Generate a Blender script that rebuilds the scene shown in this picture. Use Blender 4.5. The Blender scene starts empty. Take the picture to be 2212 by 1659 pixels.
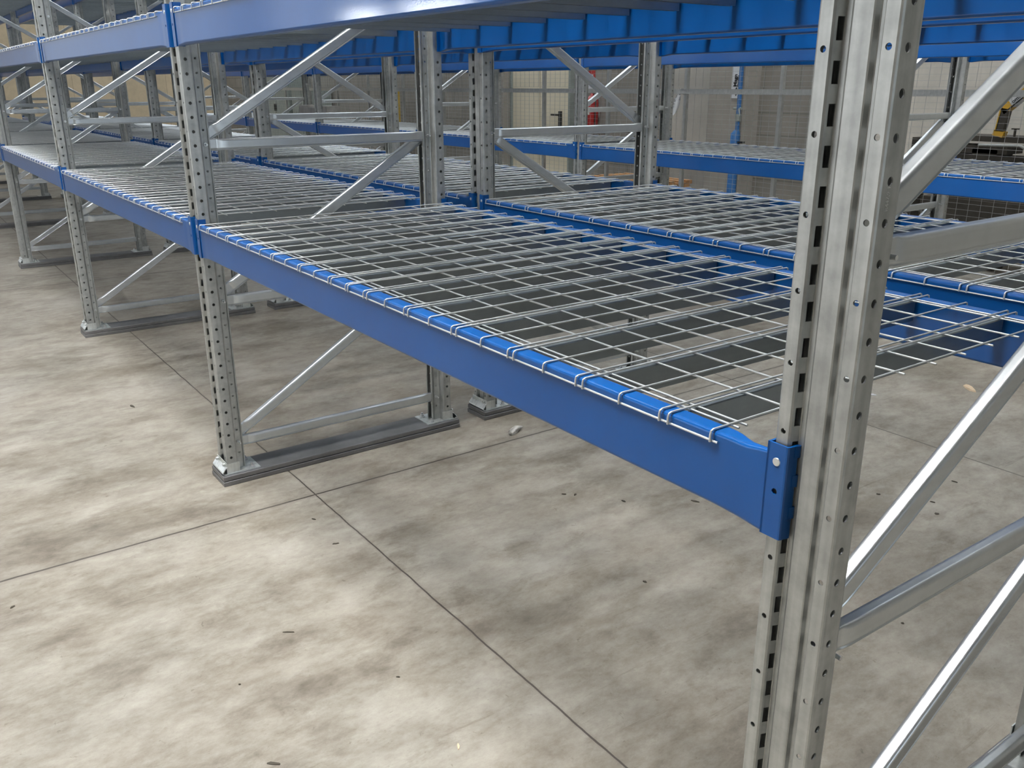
import bpy, math, random
from mathutils import Vector, Matrix
random.seed(7)
PI = math.pi
SC = bpy.context.scene
COL = SC.collection

# ------------------------------------------------------------------ camera
cam_d = bpy.data.cameras.new('camera')
cam_d.sensor_width = 36.0
cam_d.lens = 30.86
cam_d.clip_start = 0.02
cam_d.clip_end = 200
cam = bpy.data.objects.new('camera', cam_d)
COL.objects.link(cam)
cam.location = (0.6662, -0.9708, 1.5727)
cam.rotation_euler = (math.radians(71.141), math.radians(0.178), math.radians(54.511))
SC.camera = cam

# ------------------------------------------------------------------ colour management / world
SC.view_settings.view_transform = 'Standard'
SC.view_settings.look = 'None'
SC.view_settings.gamma = 1.0
SC.view_settings.use_curve_mapping = False
SC.view_settings.exposure = 0.0
SC.cycles.use_denoising = True
SC.cycles.max_bounces = 7
SC.cycles.diffuse_bounces = 4
SC.cycles.glossy_bounces = 4
SC.cycles.sample_clamp_indirect = 6.0
SC.cycles.caustics_reflective = False
SC.cycles.caustics_refractive = False

w = bpy.data.worlds.new('daylight')
SC.world = w
w.use_nodes = True
bg = w.node_tree.nodes['Background']
bg.inputs['Color'].default_value = (0.80, 0.90, 1.0, 1)
bg.inputs['Strength'].default_value = 0.5

SKYLIGHT_STRENGTH = 6.0
NEAR_SKYLIGHT_STRENGTH = 50.0
WINDOW_STRENGTH = 1.6
RIBBON_STRENGTH = 45.0

# ------------------------------------------------------------------ daylight through the loading doors, plus an added right-hand fill
def area(name, loc, rot, sx, sy, power, color=(1, 1, 1)):
    l = bpy.data.lights.new(name, 'AREA')
    l.shape = 'RECTANGLE'
    l.size, l.size_y, l.energy, l.color = sx, sy, power, color
    o = bpy.data.objects.new(name, l)
    COL.objects.link(o)
    o.location, o.rotation_euler = loc, rot
    return o
# daylight coming in through the open loading door of the left end wall and the front door
area('door_daylight', (-25.2, -5.5, 2.2), (0, -PI/2, 0), 4.2, 4.8, 32, (0.90, 0.95, 1.0))

area('right_fill_light', (13.8, 1.0, 2.2), (0, PI/2, 0), 4.0, 7.0, 260, (0.82, 0.92, 1.0))  # added fill lamp by the solid right wall, lifts the right-facing steel
area('front_door_daylight', (-6.1, -8.9, 2.0), (PI/2, 0, 0), 5.0, 4.0, 135, (0.97, 0.985, 1.0))

# ------------------------------------------------------------------ materials
def newmat(name):
    m = bpy.data.materials.new(name)
    m.use_nodes = True
    nt = m.node_tree
    b = nt.nodes['Principled BSDF']
    return m, nt, b

def noise(nt, scale, detail=4, rough=0.55, vec=None, dist=0.0):
    n = nt.nodes.new('ShaderNodeTexNoise')
    n.inputs['Scale'].default_value = scale
    n.inputs['Detail'].default_value = detail
    n.inputs['Roughness'].default_value = rough
    n.inputs['Distortion'].default_value = dist
    if vec is not None:
        nt.links.new(vec, n.inputs['Vector'])
    return n

def ramp(nt, fac, stops):
    r = nt.nodes.new('ShaderNodeValToRGB')
    e = r.color_ramp.elements
    while len(e) > 1:
        e.remove(e[-1])
    e[0].position, e[0].color = stops[0][0], (*stops[0][1], 1)
    for p, c in stops[1:]:
        k = e.new(p)
        k.color = (*c, 1)
    nt.links.new(fac, r.inputs['Fac'])
    return r

def mapping(nt, scale=(1, 1, 1), coord='Object', rot=(0, 0, 0)):
    tc = nt.nodes.new('ShaderNodeTexCoord')
    mp = nt.nodes.new('ShaderNodeMapping')
    mp.inputs['Scale'].default_value = scale
    mp.inputs['Rotation'].default_value = rot
    nt.links.new(tc.outputs[coord], mp.inputs['Vector'])
    return mp.outputs['Vector']

def mathn(nt, op, a, b=None, c=None):
    n = nt.nodes.new('ShaderNodeMath')
    n.operation = op
    for i, v in enumerate((a, b, c)):
        if v is None:
            continue
        if isinstance(v, (int, float)):
            n.inputs[i].default_value = v
        else:
            nt.links.new(v, n.inputs[i])
    return n.outputs[0]

def mixc(nt, fac, a, b, mode='MIX'):
    n = nt.nodes.new('ShaderNodeMix')
    n.data_type = 'RGBA'
    n.blend_type = mode
    for inp, v in ((n.inputs[0], fac), (n.inputs[6], a), (n.inputs[7], b)):
        if isinstance(v, (int, float)):
            inp.default_value = v
        elif isinstance(v, tuple):
            inp.default_value = (*v, 1)
        else:
            nt.links.new(v, inp)
    return n.outputs[2]

def simple(name, col, rough=0.6, metal=0.0, var=0.12, scale=8.0, coat=0.0, bump=0.0):
    m, nt, b = newmat(name)
    v = mapping(nt)
    n = noise(nt, scale, 5, 0.6, v)
    lo = tuple(c * (1 - var) for c in col)
    hi = tuple(min(1, c * (1 + var)) for c in col)
    r = ramp(nt, n.outputs['Fac'], [(0.3, lo), (0.7, hi)])
    nt.links.new(r.outputs['Color'], b.inputs['Base Color'])
    b.inputs['Roughness'].default_value = rough
    b.inputs['Metallic'].default_value = metal
    b.inputs['Coat Weight'].default_value = coat
    if bump:
        bp = nt.nodes.new('ShaderNodeBump')
        bp.inputs['Strength'].default_value = bump
        bp.inputs['Distance'].default_value = 0.01
        nt.links.new(n.outputs['Fac'], bp.inputs['Height'])
        nt.links.new(bp.outputs['Normal'], b.inputs['Normal'])
    return m

def galv(name, base, rough, metal=0.85, streak=0.10, axis=2):
    """galvanised steel: dull zinc with faint rolling streaks and spangle"""
    m, nt, b = newmat(name)
    v = mapping(nt)
    sc_ = [60, 60, 60]; sc_[axis] = 1.2
    vs = mapping(nt, tuple(sc_))
    n1 = noise(nt, 1.0, 3, 0.5, vs)
    n2 = noise(nt, 26.0, 4, 0.6, v)
    n3 = noise(nt, 3.0, 3, 0.6, v)
    f = mathn(nt, 'ADD', mathn(nt, 'MULTIPLY', n1.outputs['Fac'], 0.5), mathn(nt, 'MULTIPLY', n2.outputs['Fac'], 0.5))
    lo = tuple(c * (1 - streak * 1.6) for c in base)
    hi = tuple(min(1, c * (1 + streak)) for c in base)
    r = ramp(nt, f, [(0.36, lo), (0.64, hi)])
    nt.links.new(r.outputs['Color'], b.inputs['Base Color'])
    b.inputs['Metallic'].default_value = metal
    rr = mathn(nt, 'MULTIPLY_ADD', n3.outputs['Fac'], 0.20, rough - 0.10)
    nt.links.new(rr, b.inputs['Roughness'])
    bp = nt.nodes.new('ShaderNodeBump')
    bp.inputs['Strength'].default_value = 0.06
    bp.inputs['Distance'].default_value = 0.002
    nt.links.new(n2.outputs['Fac'], bp.inputs['Height'])
    nt.links.new(bp.outputs['Normal'], b.inputs['Normal'])
    return m

M = {}
M['galv'] = galv('galvanised_upright', (0.445, 0.46, 0.45), 0.43, 0.78, 0.16)
M['brace'] = galv('galvanised_tube', (0.62, 0.65, 0.665), 0.31, 0.86, 0.05, 1)
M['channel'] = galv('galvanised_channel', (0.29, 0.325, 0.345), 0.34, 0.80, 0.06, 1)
M['wire'] = galv('zinc_wire', (0.66, 0.68, 0.69), 0.38, 0.75, 0.05, 1)
M['foot'] = galv('zinc_foot', (0.70, 0.73, 0.72), 0.40, 0.80, 0.15)
M['bolt'] = galv('zinc_bolt', (0.80, 0.82, 0.82), 0.30, 0.90, 0.05)
M['shim'] = simple('dark_steel_plank', (0.20, 0.20, 0.205), 0.42, 0.6, 0.18, 9)
M['fence'] = galv('fence_steel', (0.42, 0.43, 0.42), 0.45, 0.6)
M['black'] = simple('black_plastic', (0.02, 0.02, 0.02), 0.4)
M['darkmachine'] = simple('dark_machine_paint', (0.055, 0.048, 0.038), 0.55, 0.2, 0.3)
M['yellow'] = simple('yellow_paint', (0.62, 0.36, 0.035), 0.45, 0, 0.08)
M['red'] = simple('red_paint', (0.34, 0.02, 0.018), 0.35, 0, 0.1)
M['whiteboard'] = simple('white_sign_board', (0.62, 0.64, 0.66), 0.5, 0, 0.04)
M['bluepipe'] = simple('blue_pipe_paint', (0.03, 0.13, 0.33), 0.4, 0, 0.15)
M['cream'] = simple('cream_door_paint', (0.66, 0.60, 0.46), 0.5, 0, 0.05, 2)
M['wood'] = simple('raw_wood', (0.40, 0.22, 0.10), 0.7, 0, 0.2, 20)
M['palewood'] = simple('pale_wood', (0.70, 0.55, 0.38), 0.7, 0, 0.1, 20)
M['darkchip'] = simple('dark_chip', (0.07, 0.06, 0.045), 0.8)
M['film'] = simple('torn_plastic_film', (0.62, 0.60, 0.56), 0.35, 0, 0.1, 20)
M['cabinet'] = simple('grey_green_cabinet', (0.24, 0.27, 0.25), 0.5)
M['carton'] = simple('stacked_carton', (0.52, 0.50, 0.46), 0.8, 0, 0.2)
M['yellowwood'] = simple('ochre_paint', (0.40, 0.27, 0.05), 0.5)
M['ceil'] = simple('ceiling_sheet', (0.16, 0.165, 0.165), 0.7)
M['darkwall'] = simple('grey_end_wall', (0.20, 0.215, 0.225), 0.8)
M['tan'] = None

def blue_paint():
    m, nt, b = newmat('blue_powder_coat')
    v = mapping(nt)
    n = noise(nt, 5.0, 4, 0.6, v)
    r = ramp(nt, n.outputs['Fac'], [(0.3, (0.0018, 0.076, 0.295)), (0.7, (0.0024, 0.088, 0.335))])
    nt.links.new(r.outputs['Color'], b.inputs['Base Color'])
    b.inputs['Roughness'].default_value = 0.30
    b.inputs['IOR'].default_value = 1.5
    b.inputs['Coat Weight'].default_value = 0.30
    b.inputs['Coat Roughness'].default_value = 0.07
    b.inputs['Specular IOR Level'].default_value = 0.32
    op = noise(nt, 260.0, 2, 0.5, v)
    bp = nt.nodes.new('ShaderNodeBump')
    bp.inputs['Strength'].default_value = 0.05
    bp.inputs['Distance'].default_value = 0.001
    nt.links.new(op.outputs['Fac'], bp.inputs['Height'])
    nt.links.new(bp.outputs['Normal'], b.inputs['Normal'])
    nt.links.new(bp.outputs['Normal'], b.inputs['Coat Normal'])
    return m
M['blue'] = blue_paint()

def concrete_floor():
    m, nt, b = newmat('power_floated_concrete')
    v = mapping(nt)
    vs = mapping(nt, (1.0, 0.55, 1.0), rot=(0, 0, math.radians(8)))
    big = noise(nt, 0.55, 3, 0.55, v, 0.0)
    mid = noise(nt, 4.2, 9, 0.70, vs, 0.0)
    fine = noise(nt, 11.0, 10, 0.74, vs, 0.1)
    grit = noise(nt, 160.0, 3, 0.7, v)
    f = mathn(nt, 'ADD', mathn(nt, 'MULTIPLY', big.outputs['Fac'], 0.20),
              mathn(nt, 'ADD', mathn(nt, 'MULTIPLY', mid.outputs['Fac'], 0.36), mathn(nt, 'MULTIPLY', fine.outputs['Fac'], 0.44)))
    r = ramp(nt, f, [(0.36, (0.150, 0.126, 0.100)), (0.44, (0.235, 0.207, 0.171)), (0.51, (0.310, 0.282, 0.240)), (0.60, (0.390, 0.364, 0.318))])
    hue = noise(nt, 1.6, 4, 0.6, v)
    hr = ramp(nt, hue.outputs['Fac'], [(0.35, (0.985, 1.0, 1.01)), (0.65, (1.01, 1.0, 0.985))])
    c = mixc(nt, 1.0, r.outputs['Color'], hr.outputs['Color'], 'MULTIPLY')
    # dark smudges
    sm = noise(nt, 1.9, 8, 0.72, vs, 0.15)
    sr = ramp(nt, sm.outputs['Fac'], [(0.50, (1, 1, 1)), (0.62, (0.66, 0.63, 0.59))])
    c = mixc(nt, 0.85, c, sr.outputs['Color'], 'MULTIPLY')
    sm2 = noise(nt, 6.5, 10, 0.78, vs, 0.3)
    sr2 = ramp(nt, sm2.outputs['Fac'], [(0.54, (1, 1, 1)), (0.64, (0.74, 0.72, 0.69))])
    c = mixc(nt, 0.8, c, sr2.outputs['Color'], 'MULTIPLY')
    pl = noise(nt, 38.0, 4, 0.6, v, 0.6)
    pr_ = ramp(nt, pl.outputs['Fac'], [(0.66, (1, 1, 1)), (0.72, (0.62, 0.60, 0.56))])
    c = mixc(nt, 0.7, c, pr_.outputs['Color'], 'MULTIPLY')
    gr = ramp(nt, grit.outputs['Fac'], [(0.30, (0.82, 0.80, 0.78)), (0.42, (1, 1, 1))])
    c = mixc(nt, 0.6, c, gr.outputs['Color'], 'MULTIPLY')
    # hairline scratches
    sv = mapping(nt, (9.0, 0.45, 1.0), rot=(0, 0, math.radians(-14)))
    sc = noise(nt, 2.2, 6, 0.75, sv, 0.3)
    scr = ramp(nt, sc.outputs['Fac'], [(0.62, (1, 1, 1)), (0.67, (0.66, 0.64, 0.61))])
    c = mixc(nt, 0.6, c, scr.outputs['Color'], 'MULTIPLY')
    # saw-cut joints: along X every 2.493 m, along Y every 5 m
    tc = nt.nodes.new('ShaderNodeTexCoord')
    wob = noise(nt, 7.0, 3, 0.6, v)
    sx = nt.nodes.new('ShaderNodeSeparateXYZ')
    nt.links.new(tc.outputs['Object'], sx.inputs[0])
    wv = mathn(nt, 'MULTIPLY', mathn(nt, 'SUBTRACT', wob.outputs['Fac'], 0.5), 0.010)
    def joint(coord, off, period, half):
        u = mathn(nt, 'ADD', mathn(nt, 'SUBTRACT', coord, off), wv)
        d = mathn(nt, 'PINGPONG', u, period / 2)
        return mathn(nt, 'LESS_THAN', d, half)
    jx = joint(sx.outputs['X'], -2.425, 5.0, 0.0050)
    jy = joint(sx.outputs['Y'], 0.248, 2.493, 0.0030)
    # softly soiled band around each joint
    def soft(coord, off, period, wd):
        d = mathn(nt, 'PINGPONG', mathn(nt, 'SUBTRACT', coord, off), period / 2)
        return mathn(nt, 'MULTIPLY', mathn(nt, 'SUBTRACT', 1.0, mathn(nt, 'MINIMUM', mathn(nt, 'DIVIDE', d, wd), 1.0)), 0.35)
    sb = mathn(nt, 'MAXIMUM', soft(sx.outputs['X'], -2.425, 5.0, 0.03), soft(sx.outputs['Y'], 0.248, 2.493, 0.012))
    c = mixc(nt, sb, c, (0.16, 0.14, 0.12))
    jj = mathn(nt, 'MAXIMUM', jx, jy)
    c = mixc(nt, mathn(nt, 'MULTIPLY', jj, 0.88), c, (0.045, 0.035, 0.028))
    nt.links.new(c, b.inputs['Base Color'])
    rr = mathn(nt, 'MULTIPLY_ADD', mid.outputs['Fac'], 0.25, 0.38)
    nt.links.new(rr, b.inputs['Roughness'])
    h = mathn(nt, 'SUBTRACT', mathn(nt, 'MULTIPLY', fine.outputs['Fac'], 0.15), jj)
    bp = nt.nodes.new('ShaderNodeBump')
    bp.inputs['Strength'].default_value = 0.25
    bp.inputs['Distance'].default_value = 0.003
    nt.links.new(h, bp.inputs['Height'])
    nt.links.new(bp.outputs['Normal'], b.inputs['Normal'])
    return m
M['floor'] = concrete_floor()

def block_wall(name, col, mortar, bw, bh, var=0.15):
    m, nt, b = newmat(name)
    tc = nt.nodes.new('ShaderNodeTexCoord')
    sx = nt.nodes.new('ShaderNodeSeparateXYZ')
    nt.links.new(tc.outputs['Object'], sx.inputs[0])
    cb = nt.nodes.new('ShaderNodeCombineXYZ')
    nt.links.new(mathn(nt, 'ADD', sx.outputs['X'], sx.outputs['Y']), cb.inputs['X'])
    nt.links.new(sx.outputs['Z'], cb.inputs['Y'])
    br = nt.nodes.new('ShaderNodeTexBrick')
    nt.links.new(cb.outputs[0], br.inputs['Vector'])
    br.inputs['Color1'].default_value = (*[c * (1 - var) for c in col], 1)
    br.inputs['Color2'].default_value = (*[c * (1 + var) for c in col], 1)
    br.inputs['Mortar'].default_value = (*mortar, 1)
    br.inputs['Scale'].default_value = 1.0
    br.inputs['Brick Width'].default_value = bw
    br.inputs['Row Height'].default_value = bh
    br.inputs['Mortar Size'].default_value = 0.008
    n = noise(nt, 5.0, 6, 0.65, tc.outputs['Object'])
    nr = ramp(nt, n.outputs['Fac'], [(0.3, (0.86, 0.86, 0.86)), (0.7, (1.06, 1.05, 1.04))])
    c = mixc(nt, 1.0, br.outputs['Color'], nr.outputs['Color'], 'MULTIPLY')
    nt.links.new(c, b.inputs['Base Color'])
    b.inputs['Roughness'].default_value = 0.9
    return m
M['blocks'] = block_wall('grey_block_wall', (0.24, 0.225, 0.20), (0.16, 0.15, 0.135), 0.5, 0.25, 0.07)
M['plaster'] = block_wall('pale_painted_wall', (0.58, 0.55, 0.49), (0.54, 0.51, 0.46), 0.5, 0.25, 0.02)
M['concrete'] = simple('cast_concrete', (0.38, 0.365, 0.33), 0.85, 0, 0.12, 3)
M['concrete_dark'] = simple('cast_concrete_brown', (0.30, 0.28, 0.25), 0.85, 0, 0.12, 3)
M['tan'] = block_wall('tan_panel_wall', (0.56, 0.46, 0.32), (0.42, 0.34, 0.24), 1.2, 6.0, 0.04)

def emis(name, col, strength):
    m = bpy.data.materials.new(name)
    m.use_nodes = True
    nt = m.node_tree
    nt.nodes.clear()
    e = nt.nodes.new('ShaderNodeEmission')
    o = nt.nodes.new('ShaderNodeOutputMaterial')
    e.inputs['Color'].default_value = (*col, 1)
    e.inputs['Strength'].default_value = strength
    nt.links.new(e.outputs[0], o.inputs['Surface'])
    return m
M['skylight'] = emis('skylight_daylight', (0.90, 0.96, 1.0), SKYLIGHT_STRENGTH)
M['skylight_near'] = emis('skylight_daylight_near', (1.0, 0.99, 0.97), NEAR_SKYLIGHT_STRENGTH)
M['skylight_back'] = emis('skylight_daylight_back', (0.88, 0.95, 1.0), 12.0)
M['ribbon'] = emis('ribbon_window_daylight', (0.93, 0.97, 1.0), RIBBON_STRENGTH)
M['window'] = emis('window_daylight', (0.88, 0.94, 1.0), WINDOW_STRENGTH)

# ------------------------------------------------------------------ mesh helpers
class MB:
    def __init__(s):
        s.v, s.f, s.sm = [], [], []
    def add(s, vs, fs, smooth=False):
        o = len(s.v)
        s.v.extend([tuple(p) for p in vs])
        for f in fs:
            s.f.append(tuple(o + i for i in f))
            s.sm.append(smooth)
    def box(s, x0, x1, y0, y1, z0, z1):
        vs = [(x, y, z) for x in (x0, x1) for y in (y0, y1) for z in (z0, z1)]
        s.add(vs, [(0, 1, 3, 2), (4, 6, 7, 5), (0, 4, 5, 1), (2, 3, 7, 6), (0, 2, 6, 4), (1, 5, 7, 3)])
    def obox(s, c, ax, ay, az, hx, hy, hz):
        c, ax, ay, az = Vector(c), Vector(ax).normalized(), Vector(ay).normalized(), Vector(az).normalized()
        vs = [c + ax * (i * hx) + ay * (j * hy) + az * (k * hz) for i in (-1, 1) for j in (-1, 1) for k in (-1, 1)]
        s.add(vs, [(0, 1, 3, 2), (4, 6, 7, 5), (0, 4, 5, 1), (2, 3, 7, 6), (0, 2, 6, 4), (1, 5, 7, 3)])
    def rings(s, rings, closed=True, caps=True, smooth=True):
        n = len(rings[0])
        vs = [p for r in rings for p in r]
        fs = []
        for i in range(len(rings) - 1):
            for j in range(n if closed else n - 1):
                k = (j + 1) % n
                fs.append((i * n + j, i * n + k, (i + 1) * n + k, (i + 1) * n + j))
        s.add(vs, fs, smooth)
        if caps:
            s.add(rings[0], [tuple(reversed(range(n)))])
            s.add(rings[-1], [tuple(range(n))])
    def tube(s, pts, r, n=6, caps=True):
        pts = [Vector(p) for p in pts]
        rs = []
        up = None
        for i, p in enumerate(pts):
            a = pts[max(0, i - 1)]
            b = pts[min(len(pts) - 1, i + 1)]
            t = (b - a).normalized()
            if up is None:
                up = Vector((0, 0, 1)) if abs(t.z) < 0.9 else Vector((1, 0, 0))
            u = (up - t * up.dot(t)).normalized()
            up = u
            w_ = t.cross(u)
            rr = r[i] if isinstance(r, (list, tuple)) else r
            rs.append([p + (u * math.cos(2 * PI * (k + .5) / n) + w_ * math.sin(2 * PI * (k + .5) / n)) * rr for k in range(n)])
        s.rings(rs, True, caps, True)
    def cyl(s, a, b, r, n=16, r2=None, smooth=True):
        a, b = Vector(a), Vector(b)
        s.tube([a, b], [r, r if r2 is None else r2], n)
    def mesh(s, name):
        me = bpy.data.meshes.new(name)
        me.from_pydata(s.v, [], s.f)
        me.polygons.foreach_set('use_smooth', s.sm)
        me.update()
        return me

def link(name, me, parent=None, mat=None, loc=None, rot=None):
    o = bpy.data.objects.new(name, me)
    COL.objects.link(o)
    if mat is not None and not me.materials:
        me.materials.append(mat)
    if parent is not None:
        o.parent = parent
    if loc is not None:
        o.location = loc
    if rot is not None:
        o.rotation_euler = rot
    return o

def build(name, mb, mat, parent=None, loc=None, rot=None):
    me = mb.mesh(name)
    me.materials.append(mat)
    return link(name, me, parent, None, loc, rot)

def tag(o, label=None, cat=None, group=None, kind=None):
    if label: o['label'] = label
    if cat: o['category'] = cat
    if group: o['group'] = group
    if kind: o['kind'] = kind
    return o

def thing(name, label, cat, loc=(0, 0, 0), rot=(0, 0, 0), group=None):
    o = bpy.data.objects.new(name, None)
    o.empty_display_size = 0.1
    COL.objects.link(o)
    o.location, o.rotation_euler = loc, rot
    return tag(o, label, cat, group)

def single(name, mb, mat, label, cat, loc=None, rot=None, group=None):
    return tag(build(name, mb, mat, None, loc, rot), label, cat, group)

def struct(name, mb, mat):
    return tag(build(name, mb, mat), kind='structure')

# ------------------------------------------------------------------ building shell
XL, XR, YF, YB, H = -26.0, 14.0, -9.0, 7.6, 7.5
mb = MB(); mb.box(XL, XR, YF, YB, -0.2, 0.0); struct('floor', mb, M['floor'])
# ceiling sheets with rows of translucent skylights running across the hall
sky_x = [(-23.6, -22.0), (-19.6, -18.0), (-15.6, -14.0), (-11.6, -10.0), (-7.6, -6.0), (-2.6, -0.2)]
mb = MB()
xs_ = [XL] + [x for p in sky_x for x in p] + [XR]
for i in range(0, len(xs_), 2):
    mb.box(xs_[i], xs_[i + 1], YF, YB, H, H + 0.2)
for a, b_ in sky_x:
    for ya_, yb_ in ((YF, -3.1), (0.0, 4.6)):
        mb.box(a, b_, ya_, yb_, H, H + 0.2)
struct('ceiling', mb, M['ceil'])
n_win = 1
for a, b_ in sky_x:
    for y0_, y1_ in ((YF, 3.0), (3.0, YB)):
        mb = MB(); mb.box(a - .1, b_ + .1, y0_, y1_, H + 0.205, H + 0.23)
        struct('window_%d' % n_win, mb, M['skylight_near' if (a > -4 and y0_ < 0) else ('skylight' if y0_ < 0 else 'skylight_back')]); n_win += 1
# back wall: grey blocks, pale painted part to the right
mb = MB(); mb.box(XL, -5.15, YB, YB + 0.3, 0, H); struct('wall_back', mb, M['blocks'])
mb = MB(); mb.box(-5.15, XR, YB, YB + 0.3, 0, H); struct('wall_back_right', mb, M['plaster'])
mb = MB(); mb.box(-6.93, -6.40, YB - 0.28, YB, 0, H); struct('trim_1', mb, M['concrete_dark'])
mb = MB(); mb.box(-7.74, -6.93, YB - 0.06, YB, 0, H); struct('trim_2', mb, M['concrete'])
mb = MB(); mb.box(-12.0, -11.31, YB - 0.20, YB, 0, H); struct('trim_3', mb, M['concrete_dark'])
# left end wall with a big open loading door
mb = MB()
mb.box(XL - 0.3, XL, YF, -8.0, 0, H); mb.box(XL - 0.3, XL, -3.0, YB, 0, H); mb.box(XL - 0.3, XL, -8.0, -3.0, 4.4, H)
struct('wall_left', mb, M['tan'])
# front wall with a window band
mb = MB()
mb.box(XL, -8.6, YF - 0.3, YF, 0, 2.4); mb.box(-3.6, XR, YF - 0.3, YF, 0, 2.4); mb.box(XL, XR, YF - 0.3, YF, 4.6, H); mb.box(-8.4, -3.2, YF - 0.3, YF, 4.1, 4.6)
mb.box(-3.2, XR, YF - 0.3, YF, 2.4, 4.6)
for x in (-26, -22.2, -18.4, -14.6, -9.4):
    mb.box(x, x + 1.0, YF - 0.3, YF, 2.4, 4.6)
struct('wall_front', mb, M['blocks'])
mb = MB(); mb.box(XL, -8.4, YF - 0.2, YF - 0.17, 2.4, 4.6); struct('window_%d' % n_win, mb, M['window']); n_win += 1
mb = MB(); mb.box(-20.1, -14.9, YF - 0.14, YF - 0.10, 2.90, 3.22); struct('window_%d' % n_win, mb, M['ribbon']); n_win += 1
mb = MB(); mb.box(XR, XR + 0.3, YF, YB, 0, H); struct('wall_right', mb, M['darkwall'])
# yard outside the loading door
mb = MB(); mb.box(-60, XL - 0.3, -40, 30, -0.25, -0.05); mb.box(XL - 0.3, 30, -40, YF, -0.25, -0.05); struct('ground_outside', mb, M['concrete'])

# ------------------------------------------------------------------ rack upright profile
PITCH = 0.05
HZ0 = 0.065         # first hole height
UH = 3.10
UTOP = 5.2
T = 0.0022
# outer profile (x, y) walking from the left inner lip round the front to the right inner lip
half = [
    (0.0000, 0.0090), (0.0130, 0.0090), (0.0150, 0.0100), (0.0185, 0.0152), (0.0200, 0.0160),   # centre rib
    (0.0268, 0.0160), (0.0280, 0.0150), (0.0312, 0.0058), (0.0325, 0.0025), (0.0350, 0.0000),                     # floor and slotted step
    (0.0525, 0.0000), (0.0550, 0.0012), (0.0560, 0.0045),                                       # front strip + corner
    (0.0560, 0.0390), (0.0548, 0.0430), (0.0300, 0.0480), (0.0262, 0.0505),                     # wide side + step in
    (0.0250, 0.0540), (0.0250, 0.0740),                                                         # narrow flange
    (0.0205, 0.0760), (0.0205, 0.0785), (0.0245, 0.0800), (0.0245, 0.0850), (0.0150, 0.0860)]   # return lip
HOLES = {6: ('slot', 0), 9: ('round2', 0), 12: ('round', 0), 17: ('roundn', 0)}   # index of segment start

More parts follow.
